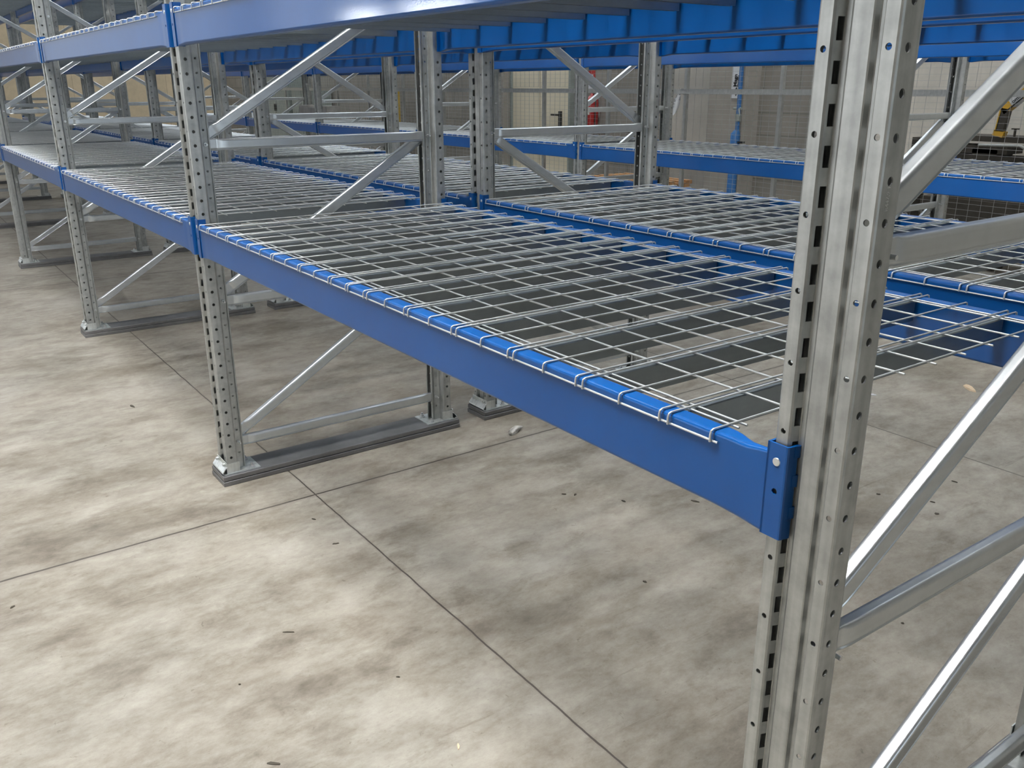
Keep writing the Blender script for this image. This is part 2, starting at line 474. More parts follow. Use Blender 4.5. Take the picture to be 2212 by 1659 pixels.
def make_upright(nh):
    P = [(-x, y) for x, y in reversed(half)] + half[1:]
    nseg = len(P) - 1
    m_ = len(half) - 1
    # inner offset
    N = []
    for i in range(len(P)):
        a = P[max(0, i - 1)]; b = P[min(nseg, i + 1)]
        dx, dy = b[0] - a[0], b[1] - a[1]
        l = math.hypot(dx, dy)
        N.append((-dy / l, dx / l))    # to the left of travel: inwards (+y side at the front face)
    mb = MB()
    def pt(i, t, z, side):
        x = P[i][0] + (P[i + 1][0] - P[i][0]) * t
        y = P[i][1] + (P[i + 1][1] - P[i][1]) * t
        if side:
            nx = N[i][0] + (N[i + 1][0] - N[i][0]) * t
            ny = N[i][1] + (N[i + 1][1] - N[i][1]) * t
            x += nx * T; y += ny * T
        return (x, y, z)
    def quad(i, t0, t1, z0, z1):
        for sd in (0, 1):
            q = [pt(i, t0, z0, sd), pt(i, t1, z0, sd), pt(i, t1, z1, sd), pt(i, t0, z1, sd)]
            mb.add(q, [(0, 1, 2, 3) if not sd else (3, 2, 1, 0)])
    for i in range(nseg):
        k = i - m_ if i >= m_ else m_ - 1 - i          # mirrored segment index
        L = math.hypot(P[i + 1][0] - P[i][0], P[i + 1][1] - P[i][1])
        h = HOLES.get(k)
        quad(i, 0, 1, UH, UTOP)
        if not h:
            quad(i, 0, 1, 0, UH); continue
        kind = h[0]
        if kind == 'slot': zc0, step, hh, hw = 0.039, PITCH, 0.0135, L * 0.499
        elif kind == 'round2': zc0, step, hh, hw = 0.066, 0.1, 0.0042, 0.0042
        elif kind == 'round': zc0, step, hh, hw = HZ0, PITCH, 0.0058, 0.0058
        else: zc0, step, hh, hw = HZ0 + 0.004, PITCH, 0.0042, 0.0042
        tm = 0.44 if kind == 'round' else 0.5
        if kind == 'round2': tm = 0.5
        if kind == 'round' and i < m_: tm = 1 - tm
        z = 0.0
        zc = zc0
        while zc + step / 2 < UH:
            zb = zc - step * 0.42 if kind != 'slot' else zc - hh
            zt = zc + step * 0.42 if kind != 'slot' else zc + hh
            quad(i, 0, 1, z, zb)
            z = zt
            if kind == 'slot':
                for (ta, tb) in ((tm - hw / L, tm - hw / L), ):
                    pass
                # rim
                for sd_t in (0, 1):
                    mb.add([pt(i, sd_t, zb, 0), pt(i, sd_t, zb, 1), pt(i, sd_t, zt, 1), pt(i, sd_t, zt, 0)], [(0, 1, 2, 3)])
                mb.add([pt(i, 0, zb, 0), pt(i, 1, zb, 0), pt(i, 1, zb, 1), pt(i, 0, zb, 1)], [(0, 1, 2, 3)])
                mb.add([pt(i, 0, zt, 0), pt(i, 1, zt, 0), pt(i, 1, zt, 1), pt(i, 0, zt, 1)], [(3, 2, 1, 0)])
            else:
                # round hole: four corner polygons around an nh-gon
                def c(a, sd):
                    return pt(i, tm + math.cos(a) * hw / L, zc + math.sin(a) * hh, sd)
                qn = nh // 4
                for sd in (0, 1):
                    cor = {0: (1, zt), 1: (0, zt), 2: (0, zb), 3: (1, zb)}
                    mids = {0: (1, zc), 1: (tm, zt), 2: (0, zc), 3: (tm, zb)}
                    for q in range(4):
                        poly = [c(q * PI / 2 + (PI / 2) * j / qn, sd) for j in range(qn, -1, -1)]
                        ma, mc = mids[q], mids[(q + 1) % 4]
                        poly += [pt(i, ma[0], ma[1], sd), pt(i, cor[q][0], cor[q][1], sd), pt(i, mc[0], mc[1], sd)]
                        mb.add(poly, [tuple(range(len(poly))) if not sd else tuple(reversed(range(len(poly))))])
                for j in range(nh):
                    a, b = 2 * PI * j / nh, 2 * PI * (j + 1) / nh
                    mb.add([c(a, 0), c(b, 0), c(b, 1), c(a, 1)], [(0, 1, 2, 3)])
            zc += step
        quad(i, 0, 1, z, UH)
    # top rim and free edges
    for i in range(nseg):
        mb.add([pt(i, 0, UTOP, 0), pt(i, 1, UTOP, 0), pt(i, 1, UTOP, 1), pt(i, 0, UTOP, 1)], [(0, 1, 2, 3)])
    for i, t in ((0, 0), (nseg - 1, 1)):
        mb.add([pt(i, t, 0, 0), pt(i, t, 0, 1), pt(i, t, UTOP, 1), pt(i, t, UTOP, 0)], [(0, 1, 2, 3)])
    me = mb.mesh('upright')
    me.materials.append(M['galv'])
    return me
UP_FINE = make_upright(16)
UP = make_upright(8)

# ------------------------------------------------------------------ bracing
D = 1.088
def rrect(hw, hh, r, n=4):
    pts = []
    for cx, cy, a0 in ((hw - r, hh - r, 0), (-hw + r, hh - r, PI / 2), (-hw + r, -hh + r, PI), (hw - r, -hh + r, 1.5 * PI)):
        arc = [(cx + r * math.cos(a0 + PI / 2 * k / n), cy + r * math.sin(a0 + PI / 2 * k / n)) for k in range(n + 1)]
        g0, g1 = (arc[0], a0 + PI / 2), (arc[-1], a0)
        e_ = min(0.0012, (min(hw, hh) - r) * 0.4)
        # support points keep the flats truly flat under smooth shading
        pts.append((arc[0][0] - e_ * math.cos(g0[1]), arc[0][1] - e_ * math.sin(g0[1])))
        pts += arc
        pts.append((arc[-1][0] - e_ * math.cos(g1[1]), arc[-1][1] - e_ * math.sin(g1[1])))
    return pts
def csect(hw, hh, r):
    q = [(max(0.0006, hw - r - 0.0012), hh)]
    for k in range(6):
        a = PI / 2 * k / 5
        q.append((hw - r + r * math.sin(a), hh - r + r * math.cos(a)))
    q.append((hw, hh - r - 0.0012))
    g = min(0.0016, hw * 0.15)
    q += [(hw, -hh * 0.55), (hw, -hh * 0.60), (hw - g, -hh * 0.66), (hw - g, -hh * 0.76), (hw, -hh * 0.82), (hw, -hh + 0.0035), (hw, -hh + 0.0025), (hw - 0.0025, -hh), (hw - 0.0040, -hh)]
    return q + [(-x, z) for x, z in reversed(q)]
def make_brace(y0, z0, y1, z1):
    """tube between two points of the frame plane, pinched flat at both ends"""
    a, b = Vector((0, y0, z0)), Vector((0, y1, z1))
    t = (b - a); L = t.length; t.normalize()
    n = Vector((0, -t.z, t.y))
    X = Vector((1, 0, 0))
    mb = MB()
    st = [(0.0, .0092, .0212, .003), (.001, .0092, .0212, .003), (.054, .0092, .0212, .003), (.055, .0092, .0212, .003), (.059, .0100, .0222, .004), (.066, .0122, .0210, .006),
          (.078, .0134, .0206, .0078), (.095, .0138, .0205, .0080), (.097, .0138, .0205, .0080)]
    rs = []
    for s_, hw, hh, r in st:
        rs.append([a + t * s_ + X * x + n * z for x, z in reversed(csect(hw, hh, r))])
    for s_, hw, hh, r in reversed(st):
        rs.append([a + t * (L - s_) + X * x + n * z for x, z in reversed(csect(hw, hh, r))])
    mb.rings(rs)
    return mb
NODES = [0.160, 0.760, 1.360, 1.960, 2.560, 3.160, 3.760, 4.360, 4.960]
hb = make_brace(0.056, 0, D - 0.056, 0).mesh('horizontal_brace'); hb.materials.append(M['brace'])
db = make_brace(0.066, 0.022, D - 0.070, 0.600).mesh('diagonal_brace'); db.materials.append(M['brace'])

def bolt_mesh():
    mb = MB()
    mb.cyl((-0.034, 0, 0), (0.0505, 0, 0), 0.0036, 10)
    mb.cyl((0.0262, 0, 0), (0.0315, 0, 0), 0.0072, 6)
    mb.cyl((-0.0315, 0, 0), (-0.0262, 0, 0), 0.0072, 6)
    return mb
bm_ = bolt_mesh().mesh('brace_bolt'); bm_.materials.append(M['bolt'])

def foot_mesh():
    """folded foot plate: base, upturned rounded front flange"""
    mb = MB()
    prof = [(0.135, 0.0), (-0.016, 0.0), (-0.023, 0.003), (-0.026, 0.009), (-0.0245, 0.014), (-0.012, 0.030), (-0.006, 0.033), (-0.003, 0.033)]
    t = 0.0035
    for i in range(len(prof) - 1):
        (ya, za), (yb, zb) = prof[i], prof[i + 1]
        dy, dz = yb - ya, zb - za
        l = math.hypot(dy, dz)
        ny, nz = dz / l * t, -dy / l * t
        for w0 in (0.066,):
            vs = []
            for x in (-w0, w0):
                vs += [(x, ya, za), (x, yb, zb), (x, yb + ny, zb + nz), (x, ya + ny, za + nz)]
            mb.add(vs, [(0, 1, 2, 3), (7, 6, 5, 4), (0, 4, 5, 1), (1, 5, 6, 2), (2, 6, 7, 3), (3, 7, 4, 0)])
    # side cheeks holding the upright
    for x in (-0.0600, 0.0570):
        mb.box(x, x + 0.003, -0.002, 0.050, 0.003, 0.045)
    mb.box(-0.060, 0.060, -0.0055, -0.0022, 0.003, 0.050)
    for x in (-0.042, 0.042):
        mb.cyl((x, -0.016, 0.040), (x, -0.003, 0.040), 0.006, 8)
    return mb
fm = foot_mesh().mesh('foot_plate'); fm.materials.append(M['foot'])
def anchor_mesh():
    mb = MB()
    mb.cyl((0, 0, 0), (0, 0, 0.0025), 0.014, 14)
    mb.cyl((0, 0, 0.0025), (0, 0, 0.011), 0.0095, 6)
    mb.cyl((0, 0, 0.011), (0, 0, 0.020), 0.005, 10)
    return mb
am = anchor_mesh().mesh('anchor_bolt'); am.materials.append(M['bolt'])

def plank_mesh():
    mb = MB()
    for z0, z1, dx, dy in ((0, 0.0205, 0, 0), (0.0225, 0.043, 0.001, 0.002)):
        x0, x1, y0, y1 = -0.073 + dx, 0.083 - dx, -0.030 + dy, D + 0.030 - dy
        c = 0.002
        r0 = [(x0, y0), (x1, y0), (x1, y1), (x0, y1)]
        def ring(ins, z): return [(x0 + ins, y0 + ins, z), (x1 - ins, y0 + ins, z), (x1 - ins, y1 - ins, z), (x0 + ins, y1 - ins, z)]
        mb.rings([ring(c, z0), ring(0, z0 + c), ring(0, z1 - c), ring(c, z1)], True, True, False)
    mb.box(-0.06, 0.07, 0, D, 0.0205, 0.0225)
    return mb
pm = plank_mesh().mesh('levelling_plank'); pm.materials.append(M['shim'])
PZ = 0.043

ORD = ['nearest', 'second', 'third', 'fourth', 'fifth', 'sixth', 'farthest']
def frame(x, y, k, row, flip, label, fine=False, detail=True):
    t = thing('rack_truss', label, 'rack frame', (x, y, PZ), group='upright frames of the pallet racks')
    u = UP_FINE if fine else UP
    link('upright', u, t, None, (0, 0, 0.0035 - 0.0005))
    link('upright', u, t, None, (0, D, 0.0035 - 0.0005), (0, 0, PI))
    for j, z in enumerate(NODES):
        if j < 3 or j == len(NODES) - 1:
            link('horizontal_brace', hb, t, None, (0.0098, 0, z - PZ))
        if j < len(NODES) - 1:
            back = (j >= 3 and j % 2 == 1) != flip      # zigzag above the third node
            if not back:
                link('diagonal_brace', db, t, None, (-0.0098, 0, z - PZ))
            else:
                link('diagonal_brace', db, t, None, (-0.0098, D, z - PZ), (0, 0, PI))
        if detail and j < 4:
            for yy in (0.0655, D - 0.0655):
                link('brace_bolt', bm_, t, None, (0, yy, z - PZ + 0.003))
    for yy, r in ((0, 0), (D, PI)):
        link('foot_plate', fm, t, None, (0, yy, 0), (0, 0, r))
        if detail:
            for xx in (-0.045, 0.045):
                sgn = 1 if r == 0 else -1
                link('anchor_bolt', am, t, None, (xx, yy + sgn * 0.105, 0.0035))
    return t

YA, YBK, YC = 0.0, D + 0.205, 4.10
XA = [0.0, -2.79, -5.575, -8.41, -11.2, -14.0, -16.8]
XC = [0.0, -2.72, -5.46, -8.24, -11.02, -13.8, -16.6]
ROWS = {'A': (YA, XA, 'front rack row', False), 'B': (YBK, XA, 'middle rack row', True), 'C': (YC, XC, 'back rack row', False)}
FR = ['near end', 'second', 'third', 'fourth', 'fifth', 'sixth', 'last']
for rk, (y, xs, rn, flip) in ROWS.items():
    for k, x in enumerate(xs):
        lab = 'galvanised upright frame with punched holes, %s frame of the %s' % (FR[k], rn)
        if rk == 'A' and k == 0:
            lab = 'large close galvanised upright frame at right end of the front rack row'
        frame(x, y, k, rk, flip, lab, fine=(rk == 'A' and k < 2), detail=(k < 4))
        o = link('levelling_plank', pm, None, None, (x, y, 0))
        tag(o, 'dark steel levelling plank under the %s frame of the %s' % (FR[k], rn), 'base plank', 'levelling planks under the rack frames', 'thing')

# ------------------------------------------------------------------ beams
BH, BD = 0.120, 0.036
def smooth(t):
    t = max(0, min(1, t)); return t * t * (3 - 2 * t)
def beam_mesh(L):
    """closed box beam, front face at y=0, local x from 0 (left end) to L, crimped flat at both ends"""
    mb = MB()
    xs = [0, .001, .008, .018, .030, .042, .055, .070, .085, .100, .110, .112]
    st = xs + [L - x for x in reversed(xs)]
    rs = []
    for x in st:
        e = min(x, L - x)
        s_ = smooth(e / 0.105)
        dep = 0.012 + (BD - 0.012) * s_
        zt = BH + 0.004 * (1 - s_) - 0.003 * math.exp(-((e - 0.045) / 0.02) ** 2)
        zb = -0.006 * (1 - s_)
        r = min(0.006, dep * 0.4)
        hd, hh = dep / 2, (zt - zb) / 2
        dent = 0.0012 * math.exp(-((e - 0.048) / 0.02) ** 2)
        ring = []
        for yy, zz in rrect(hd, hh, r, 3):
            Y = hd + yy; Z = (zt + zb) / 2 + zz
            # dents at the top and bottom front corners of the crimped end
            edge = max(0, abs(Z - BH / 2) - 0.040) / 0.02
            if yy < 0: Y += dent * min(1, edge)
            ring.append((x, Y, Z))
        rs.append(ring)
    mb.rings(rs, True, True, True)
    return mb

def connector_mesh():
    """right-hand end connector, origin at the upright centre line, front plate folded back into the slots"""
    mb = MB()
    z0, z1 = -0.005, 0.140
    t = 0.0035
    def prism(pts, za, zb):
        n = len(pts)
        vs = [(x, y, za) for x, y in pts] + [(x, y, zb) for x, y in pts]
        fs = [tuple(reversed(range(n))), tuple(range(n, 2 * n))]
        fs += [(i, (i + 1) % n, n + (i + 1) % n, n + i) for i in range(n)]
        mb.add(vs, fs)
    yf = -0.0062
    # front plate with a round hole for the second pin position
    def plate(xa, xb, ya, yb, za, zb, hx, hz, hr):
        n = 16
        for y, fl in ((ya, 0), (yb, 1)):
            for q in range(4):
                arc = [(hx + hr * math.cos(q * PI / 2 + PI / 2 * j / 4), y, hz + hr * math.sin(q * PI / 2 + PI / 2 * j / 4)) for j in range(4, -1, -1)]
                cor = {0: (xb, zb), 1: (xa, zb), 2: (xa, za), 3: (xb, za)}[q]
                mids = {0: (xb, hz), 1: (hx, zb), 2: (xa, hz), 3: (hx, za)}
                m1, m2 = mids[q], mids[(q + 1) % 4]
                poly = arc + [(m1[0], y, m1[1]), (cor[0], y, cor[1]), (m2[0], y, m2[1])]
                mb.add(poly, [tuple(range(len(poly))) if not fl else tuple(reversed(range(len(poly))))])
        for j in range(n):
            a, b = 2 * PI * j / n, 2 * PI * (j + 1) / n
            mb.add([(hx + hr * math.cos(a), ya, hz + hr * math.sin(a)), (hx + hr * math.cos(b), ya, hz + hr * math.sin(b)),
                    (hx + hr * math.cos(b), yb, hz + hr * math.sin(b)), (hx + hr * math.cos(a), yb, hz + hr * math.sin(a))], [(3, 2, 1, 0)])
        mb.add([(xa, ya, za), (xb, ya, za), (xb, yb, za), (xa, yb, za)], [(0, 1, 2, 3)])
        mb.add([(xa, ya, zb), (xb, ya, zb), (xb, yb, zb), (xa, yb, zb)], [(3, 2, 1, 0)])
        mb.add([(xa, ya, za), (xa, yb, za), (xa, yb, zb), (xa, ya, zb)], [(0, 1, 2, 3)])
    plate(-0.0625, -0.0310, yf, yf + t, z0, z1, -0.044, 0.0675, 0.0046)
    # rounded fold into the slot column
    prism([(-0.0310, yf), (-0.0285, yf + .0007), (-0.0272, yf + .003), (-0.0245, 0.0125), (-0.0272, 0.0135), (-0.0305, yf + t + .001), (-0.0310, yf + t)], z0, z1)
    # hooks reaching through the slots
    for zc in (0.036, 0.086, 0.131):
        prism([(-0.0250, 0.006), (-0.0225, 0.0140), (-0.0235, 0.0185), (-0.0315, 0.0185), (-0.0300, 0.006)], zc - 0.009, zc + 0.009)
    # outer return leg beside the upright
    prism([(-0.0625, yf), (-0.0590, yf), (-0.0590, 0.024), (-0.0625, 0.024)], z0, z1)
    return mb
cm = connector_mesh().mesh('end_connector'); cm.materials.append(M['blue'])
mbm = MB()
for v in connector_mesh().v: pass
_c = connector_mesh()
_c.v = [(-x, y, z) for x, y, z in _c.v]; _c.f = [tuple(reversed(f)) for f in _c.f]
cml = _c.mesh('end_connector'); cml.materials.append(M['blue'])
mb = MB()
mb.tube([(0, 0.004, 0), (0, -0.0068, 0), (0, -0.0074, 0)], [0.0062, 0.0064, 0.0058], 20)
pinm = mb.mesh('locking_pin'); pinm.materials.append(M['bolt'])

BEAM = {}
def beam(x0, x1, y, z, facing, label, pins=True):
    """x0<x1 are upright centre lines; facing -1: outer face towards -Y, +1: towards +Y"""
    L = x1 - x0 - 2 * 0.0605
    key = round(L, 4)
    if key not in BEAM:
        me = beam_mesh(L).mesh('box_beam'); me.materials.append(M['blue']); BEAM[key] = me
    t = thing('rack_beam', label, 'rack beam', ((x0 if facing < 0 else x1), y, z), (0, 0, 0 if facing < 0 else PI), 'blue box beams of the pallet racks')
    link('box_beam', BEAM[key], t, None, (0.0605, -0.003, 0))
    t['kind'] = 'thing'
    span = x1 - x0
    for me, xx, px in ((cml, 0.0, 0.045), (cm, span, span - 0.045)):
        c = link('end_connector', me, t, None, (xx, 0, 0))
        if pins:
            p = link('locking_pin', pinm, c, None, (px - xx, 0, 0.113))
    return t

# ------------------------------------------------------------------ wire decks
DW = 1.262
P_POS = [0.100 + 0.2125 * i for i in range(6)]
S_POS = [0.0] + [0.100 + 0.2125 * (i + .5) for i in range(5)] + [DW]
ZT = 0.1227       # centre of the top wires above the beam underside
R_ = 0.0021
Y_LONG = [0.0405, 0.0590, 0.175, 0.279, 0.384, 0.488, 0.592, 0.697, 0.801, 0.906, 1.029, 1.0475]
def deck_mesh():
    mb = MB()
    xs = list(S_POS)
    for p in P_POS:
        xs += [p - 0.0098, p + 0.0098]
    for x in xs:
        j = random.uniform(-.0008, .0008)
        mb.tube([(x, -0.0093, 0.1035), (x, -0.0090, ZT - 0.008), (x, -0.0075, ZT - 0.002), (x, -0.003, ZT), (x + j, 0.5, ZT), (x, 1.0995, ZT),
                 (x, 1.105, ZT - 0.002), (x, 1.1065, ZT - 0.007), (x, 1.1068, 0.1035)], R_, 6)
    for y in Y_LONG:
        mb.tube([(-0.013, y, ZT - 2 * R_ + .0004), (DW + 0.013, y, ZT - 2 * R_ + .0004)], R_, 6)
    mb.tube([(-0.010, -0.0058, 0.1050), (DW + 0.012, -0.0058, 0.1050)], R_, 6)
    mb.tube([(-0.010, 1.1020, 0.1050), (DW + 0.012, 1.1020, 0.1050)], R_, 6)
    return mb
def channel_mesh():
    mb = MB()
    a, zt, zb, t = 0.0115, ZT - 3 * R_, 0.0660, 0.0015
    y0, y1 = 0.0425, 1.0455
    prof = [(-a + .004, zb), (-a, zb), (-a, zt - .002), (-a + .002, zt), (a - .002, zt), (a, zt - .002), (a, zb), (a - .004, zb)]
    inn = [(-a + .004, zb + t), (-a + t, zb + t), (-a + t, zt - .003), (-a + .003, zt - t), (a - .003, zt - t), (a - t, zt - .003), (a - t, zb + t), (a - .004, zb + t)]
    loop = prof + list(reversed(inn))
    rs = [[(x, y, z) for x, z in loop] for y in (y0, y1)]
    mb.rings(rs, True, True, False)
    # flattened tongues that rest on the two beams
    mb.box(-a + .002, a - .002, 0.006, y0 + .01, zt - 0.0022, zt - 0.0002)
    mb.box(-a + .002, a - .002, y1 - .01, D - 0.006, zt - 0.0022, zt - 0.0002)
    return mb
dm = deck_mesh().mesh('wire_mesh'); dm.materials.append(M['wire'])
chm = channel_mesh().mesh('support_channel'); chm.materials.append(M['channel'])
fd = deck_mesh()
nw = len(fd.f)
for p in P_POS:
    c = channel_mesh()
    fd.add([(x + p, y, z) for x, y, z in c.v], c.f)
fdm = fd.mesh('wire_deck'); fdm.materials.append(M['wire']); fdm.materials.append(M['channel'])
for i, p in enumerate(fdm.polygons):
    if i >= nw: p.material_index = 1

def deck(x, y, z, label, parts):
    g = 'wire mesh decks on the rack beams'
    if parts:
        t = thing('wire_deck', label, 'wire deck', (x, y, z), group=g)
        link('wire_mesh', dm, t)
        for p in P_POS:
            link('support_channel', chm, t, None, (p, 0, 0))
    else:
        tag(link('wire_deck', fdm, None, None, (x, y, z)), label, 'wire deck', g)

LV = [('lower', 0.953), ('middle', 1.708), ('top', 2.463)]
for rk, (y, xs, rn, flip) in ROWS.items():
    for k in range(6):
        x1, x0 = xs[k], xs[k + 1]
        bay = ORD[k] + ' bay'
        if k == 5: bay = 'farthest bay'
        for li, (ln, z) in enumerate(LV):
            if li == 2 and k < 3 and rk == 'C':
                continue
            for fc, yy, side in ((-1, y, 'front'), (1, y + D, 'rear')):
                lab = 'blue %s beam at the %s shelf level, %s of the %s' % (side, ln, bay, rn)
                beam(x0, x1, yy, z, fc, lab, pins=(k < 4))
            for s_, off in (('farther', 0.085), ('nearer', 0.085 + DW + 0.0145)):
                lab = '%s wire mesh deck on the %s shelf, %s of the %s' % (s_, ln, bay, rn)
                deck(x0 + off, y, z, lab, parts=(k < 2 or (rk == 'A' and k < 3)))

# ------------------------------------------------------------------ wire fence behind the back rack row
FY = 6.42
fence = thing('wire_fence', 'grey galvanised wire mesh fence with posts and rail behind the back rack row', 'fence', (0, FY, 0))
posts = [-5.16 - 1.27 * i for i in range(-5, 12)]
mb_post = MB(); mb_post.box(-0.02, 0.02, -0.02, 0.02, 0, 3.0); mb_post.box(-0.05, 0.05, -0.05, 0.05, 0, 0.006)
pme = mb_post.mesh('fence_post'); pme.materials.append(M['fence'])
W_ = 1.27 - 0.05
mbp = MB()
nx = 12
for i in range(nx + 1):
    x = 0.025 + W_ * i / nx
    mbp.box(x - .0012, x + .0012, -.0012, .0012, 0, 1.46)
for j in range(30):
    z = 0.005 + 0.05 * j
    mbp.box(0.025, 0.025 + W_, -.0036, -.0012, z - .0012, z + .0012)
mpe = mbp.mesh('mesh_panel'); mpe.materials.append(M['fence'])
for p in posts:
    link('fence_post', pme, fence, None, (p, 0, 0))
for p in posts[1:]:
    for z in (0.0, 1.525):
        link('mesh_panel', mpe, fence, None, (p, 0, z + 0.01))
mb = MB(); x0_, x1_ = posts[-1], posts[0]
mb.box(x0_, x1_, -0.045, -0.0205, 1.476, 1.518)
mb.box(x0_, x1_, -0.052, -0.045, 1.468, 1.481)
build('fence_rail', mb, M['fence'], fence)

# ------------------------------------------------------------------ things on and by the back wall
WY = YB
t = thing('door_1', None, None, (0, 0, 0)); tag(t, kind='structure')
mb = MB(); mb.box(-11.26, -10.56, WY - 0.05, WY, 0, 2.35); mb.box(-10.54, -9.83, WY - 0.05, WY, 0, 2.35); build('door_leaf', mb, M['cream'], t)
mb = MB(); mb.box(-11.30, -11.26, WY - 0.08, WY, 0, 2.40); mb.box(-9.83, -9.79, WY - 0.08, WY, 0, 2.40); mb.box(-11.30, -9.79, WY - 0.08, WY, 2.35, 2.40); build('door_frame', mb, M['cabinet'], t)
mb = MB(); mb.box(-10.065, -10.005, WY - 0.075, WY - 0.05, 0.93, 1.19); mb.box(-10.20, -10.01, WY - 0.115, WY - 0.095, 1.125, 1.150); mb.cyl((-10.035, WY - 0.115, 1.137), (-10.035, WY - 0.06, 1.137), 0.012, 10); build('door_handle', mb, M['black'], t)

def ext(x, y, z, label):
    t = thing('fire_extinguisher', label, 'fire extinguisher', (x, y, z))
    mb = MB()
    prof = [(0, .0), (.085, .0), (.092, .01), (.092, .40), (.080, .45), (.050, .485), (.028, .50), (.028, .53), (0, .53)]
    rs = []
    n = 20
    for r, h in prof:
        rs.append([(max(r, 1e-4) * math.cos(2 * PI * j / n), max(r, 1e-4) * math.sin(2 * PI * j / n), h) for j in range(n)])
    mb.rings(rs, True, True, True); build('cylinder', mb, M['red'], t)
    mb = MB(); mb.box(-.05, .05, -.0945, -.085, .24, .34); build('instruction_label', mb, M['carton'], t)
    mb = MB(); mb.box(-.015, .085, -.012, .012, .555, .565); mb.box(-.015, .07, -.01, .01, .532, .545); mb.cyl((0, 0, .525), (0, 0, .56), .016, 10); build('lever', mb, M['black'], t)
    mb = MB(); mb.tube([(.02, 0, .54), (.09, -.02, .52), (.115, -.03, .42), (.105, -.03, .2), (.10, -.03, .1)], .009, 8); build('hose', mb, M['black'], t)
    mb = MB(); mb.box(-.05, .05, .085, .10, .2, .45); build('wall_bracket', mb, M['fence'], t)
ext(-9.27, WY - 0.10, 0.92, 'red fire extinguisher on the block wall right of the cream door')
mb = MB(); mb.box(-.12, .12, -.004, 0, -.15, .15)
o = single('fire_notice', mb, M['red'], 'small red notice board on the wall above the fire extinguisher', 'notice', (-9.45, WY, 1.60))
mb = MB(); mb.box(-.07, .07, -.006, -0.004, -.10, .10); tag(build('notice_panel', mb, M['whiteboard'], o, (0.01, 0, 0.0)), 'white inner panel')

# sign with vertical lettering on the pilaster
PY = WY - 0.28
sg = thing('wall_sign', 'white upright sign board with rotated black lettering on the concrete pilaster', 'sign', (-6.505, PY, 1.645))
mb = MB(); mb.box(-0.078, 0.078, -0.008, 0, -0.235, 0.42); build('sign_board', mb, M['whiteboard'], sg)
def text(s, size, loc, rot, mat, parent, name, bold=0.0, ext_=0.001):
    c = bpy.data.curves.new(name, 'FONT')
    c.body = s; c.size = size; c.extrude = ext_; c.offset = bold
    c.align_x = 'LEFT'; c.align_y = 'CENTER'
    o = bpy.data.objects.new(name + '_tmp', c)
    COL.objects.link(o)
    dg = bpy.context.evaluated_depsgraph_get()
    me = bpy.data.meshes.new_from_object(o.evaluated_get(dg))
    me.name = name
    bpy.data.objects.remove(o)
    me.materials.clear(); me.materials.append(mat)
    return link(name, me, parent, None, loc, rot)
text('Magn', 0.064, (-0.022, -0.0095, -0.108), (PI / 2, -PI / 2, 0), M['black'], sg, 'lettering', 0.0025)
text('Plumbing', 0.034, (0.018, -0.0095, -0.108), (PI / 2, -PI / 2, 0), M['black'], sg, 'lettering', 0.0006)
mb = MB()
def tri(cx, cz, s_, up):
    k = 1 if up else -1
    mb.add([(cx - s_, -0.0095, cz), (cx + s_, -0.0095, cz), (cx, -0.0095, cz + k * s_ * 1.4), (cx - s_, -0.008, cz), (cx + s_, -0.008, cz), (cx, -0.008, cz + k * s_ * 1.4)],
           [(0, 1, 2), (5, 4, 3), (0, 3, 4, 1), (1, 4, 5, 2), (2, 5, 3, 0)])
tri(-0.002, -0.142, 0.022, True); tri(-0.002, -0.186, 0.018, False)
build('arrow_mark', mb, M['black'], sg)

# blue riser pipe with valve
bp_ = thing('riser_pipe', 'blue painted riser pipe with valve and thick sleeve on the concrete pilaster', 'pipe', (-6.405, PY - 0.06, 0))
mb = MB(); mb.tube([(0, 0, 0.9), (0, 0, 3.5)], 0.024, 14); build('thin_pipe', mb, M['bluepipe'], bp_)
mb = MB(); mb.tube([(-0.02, 0, 0.0), (-0.02, 0, 1.02), (0, 0, 1.06)], [0.055, 0.055, 0.03], 16); build('thick_sleeve', mb, M['bluepipe'], bp_)
mb = MB(); mb.cyl((-.07, 0, 1.30), (.04, 0, 1.30), .016, 10); mb.tube([(.03, -.03, 1.30), (.06, -.05, 1.24), (.055, -.05, 1.17)], .008, 8); mb.cyl((0, 0, 1.16), (0, 0, 1.24), .034, 12); build('valve', mb, M['cabinet'], bp_)
mb = MB(); mb.box(0.03, 0.11, -.02, .02, 0.92, 0.94); build('pipe_clamp', mb, M['black'], bp_)

# white curled sheet hanging behind a rack upright
mb = MB()
rs = []
for i in range(9):
    tt = i / 8
    w0 = 0.06 * math.sin(PI * min(1, tt * 1.1 + .12)) ** .6 + 0.01
    cx = 0.02 + 0.08 * tt
    rs.append([(cx - w0, 0.01 * math.sin(6 * tt), -0.12 + 0.26 * tt), (cx, -0.012, -0.13 + 0.27 * tt), (cx + w0 * .7, 0.0, -0.10 + 0.26 * tt), (cx, -0.010, -0.13 + 0.27 * tt)])
mb.rings(rs, True, True, True)
single('plastic_sheet', mb, M['whiteboard'], 'white curled plastic sheet caught on the fence beside a back rack upright', 'plastic sheet', (-6.585, FY - 0.035, 1.37))

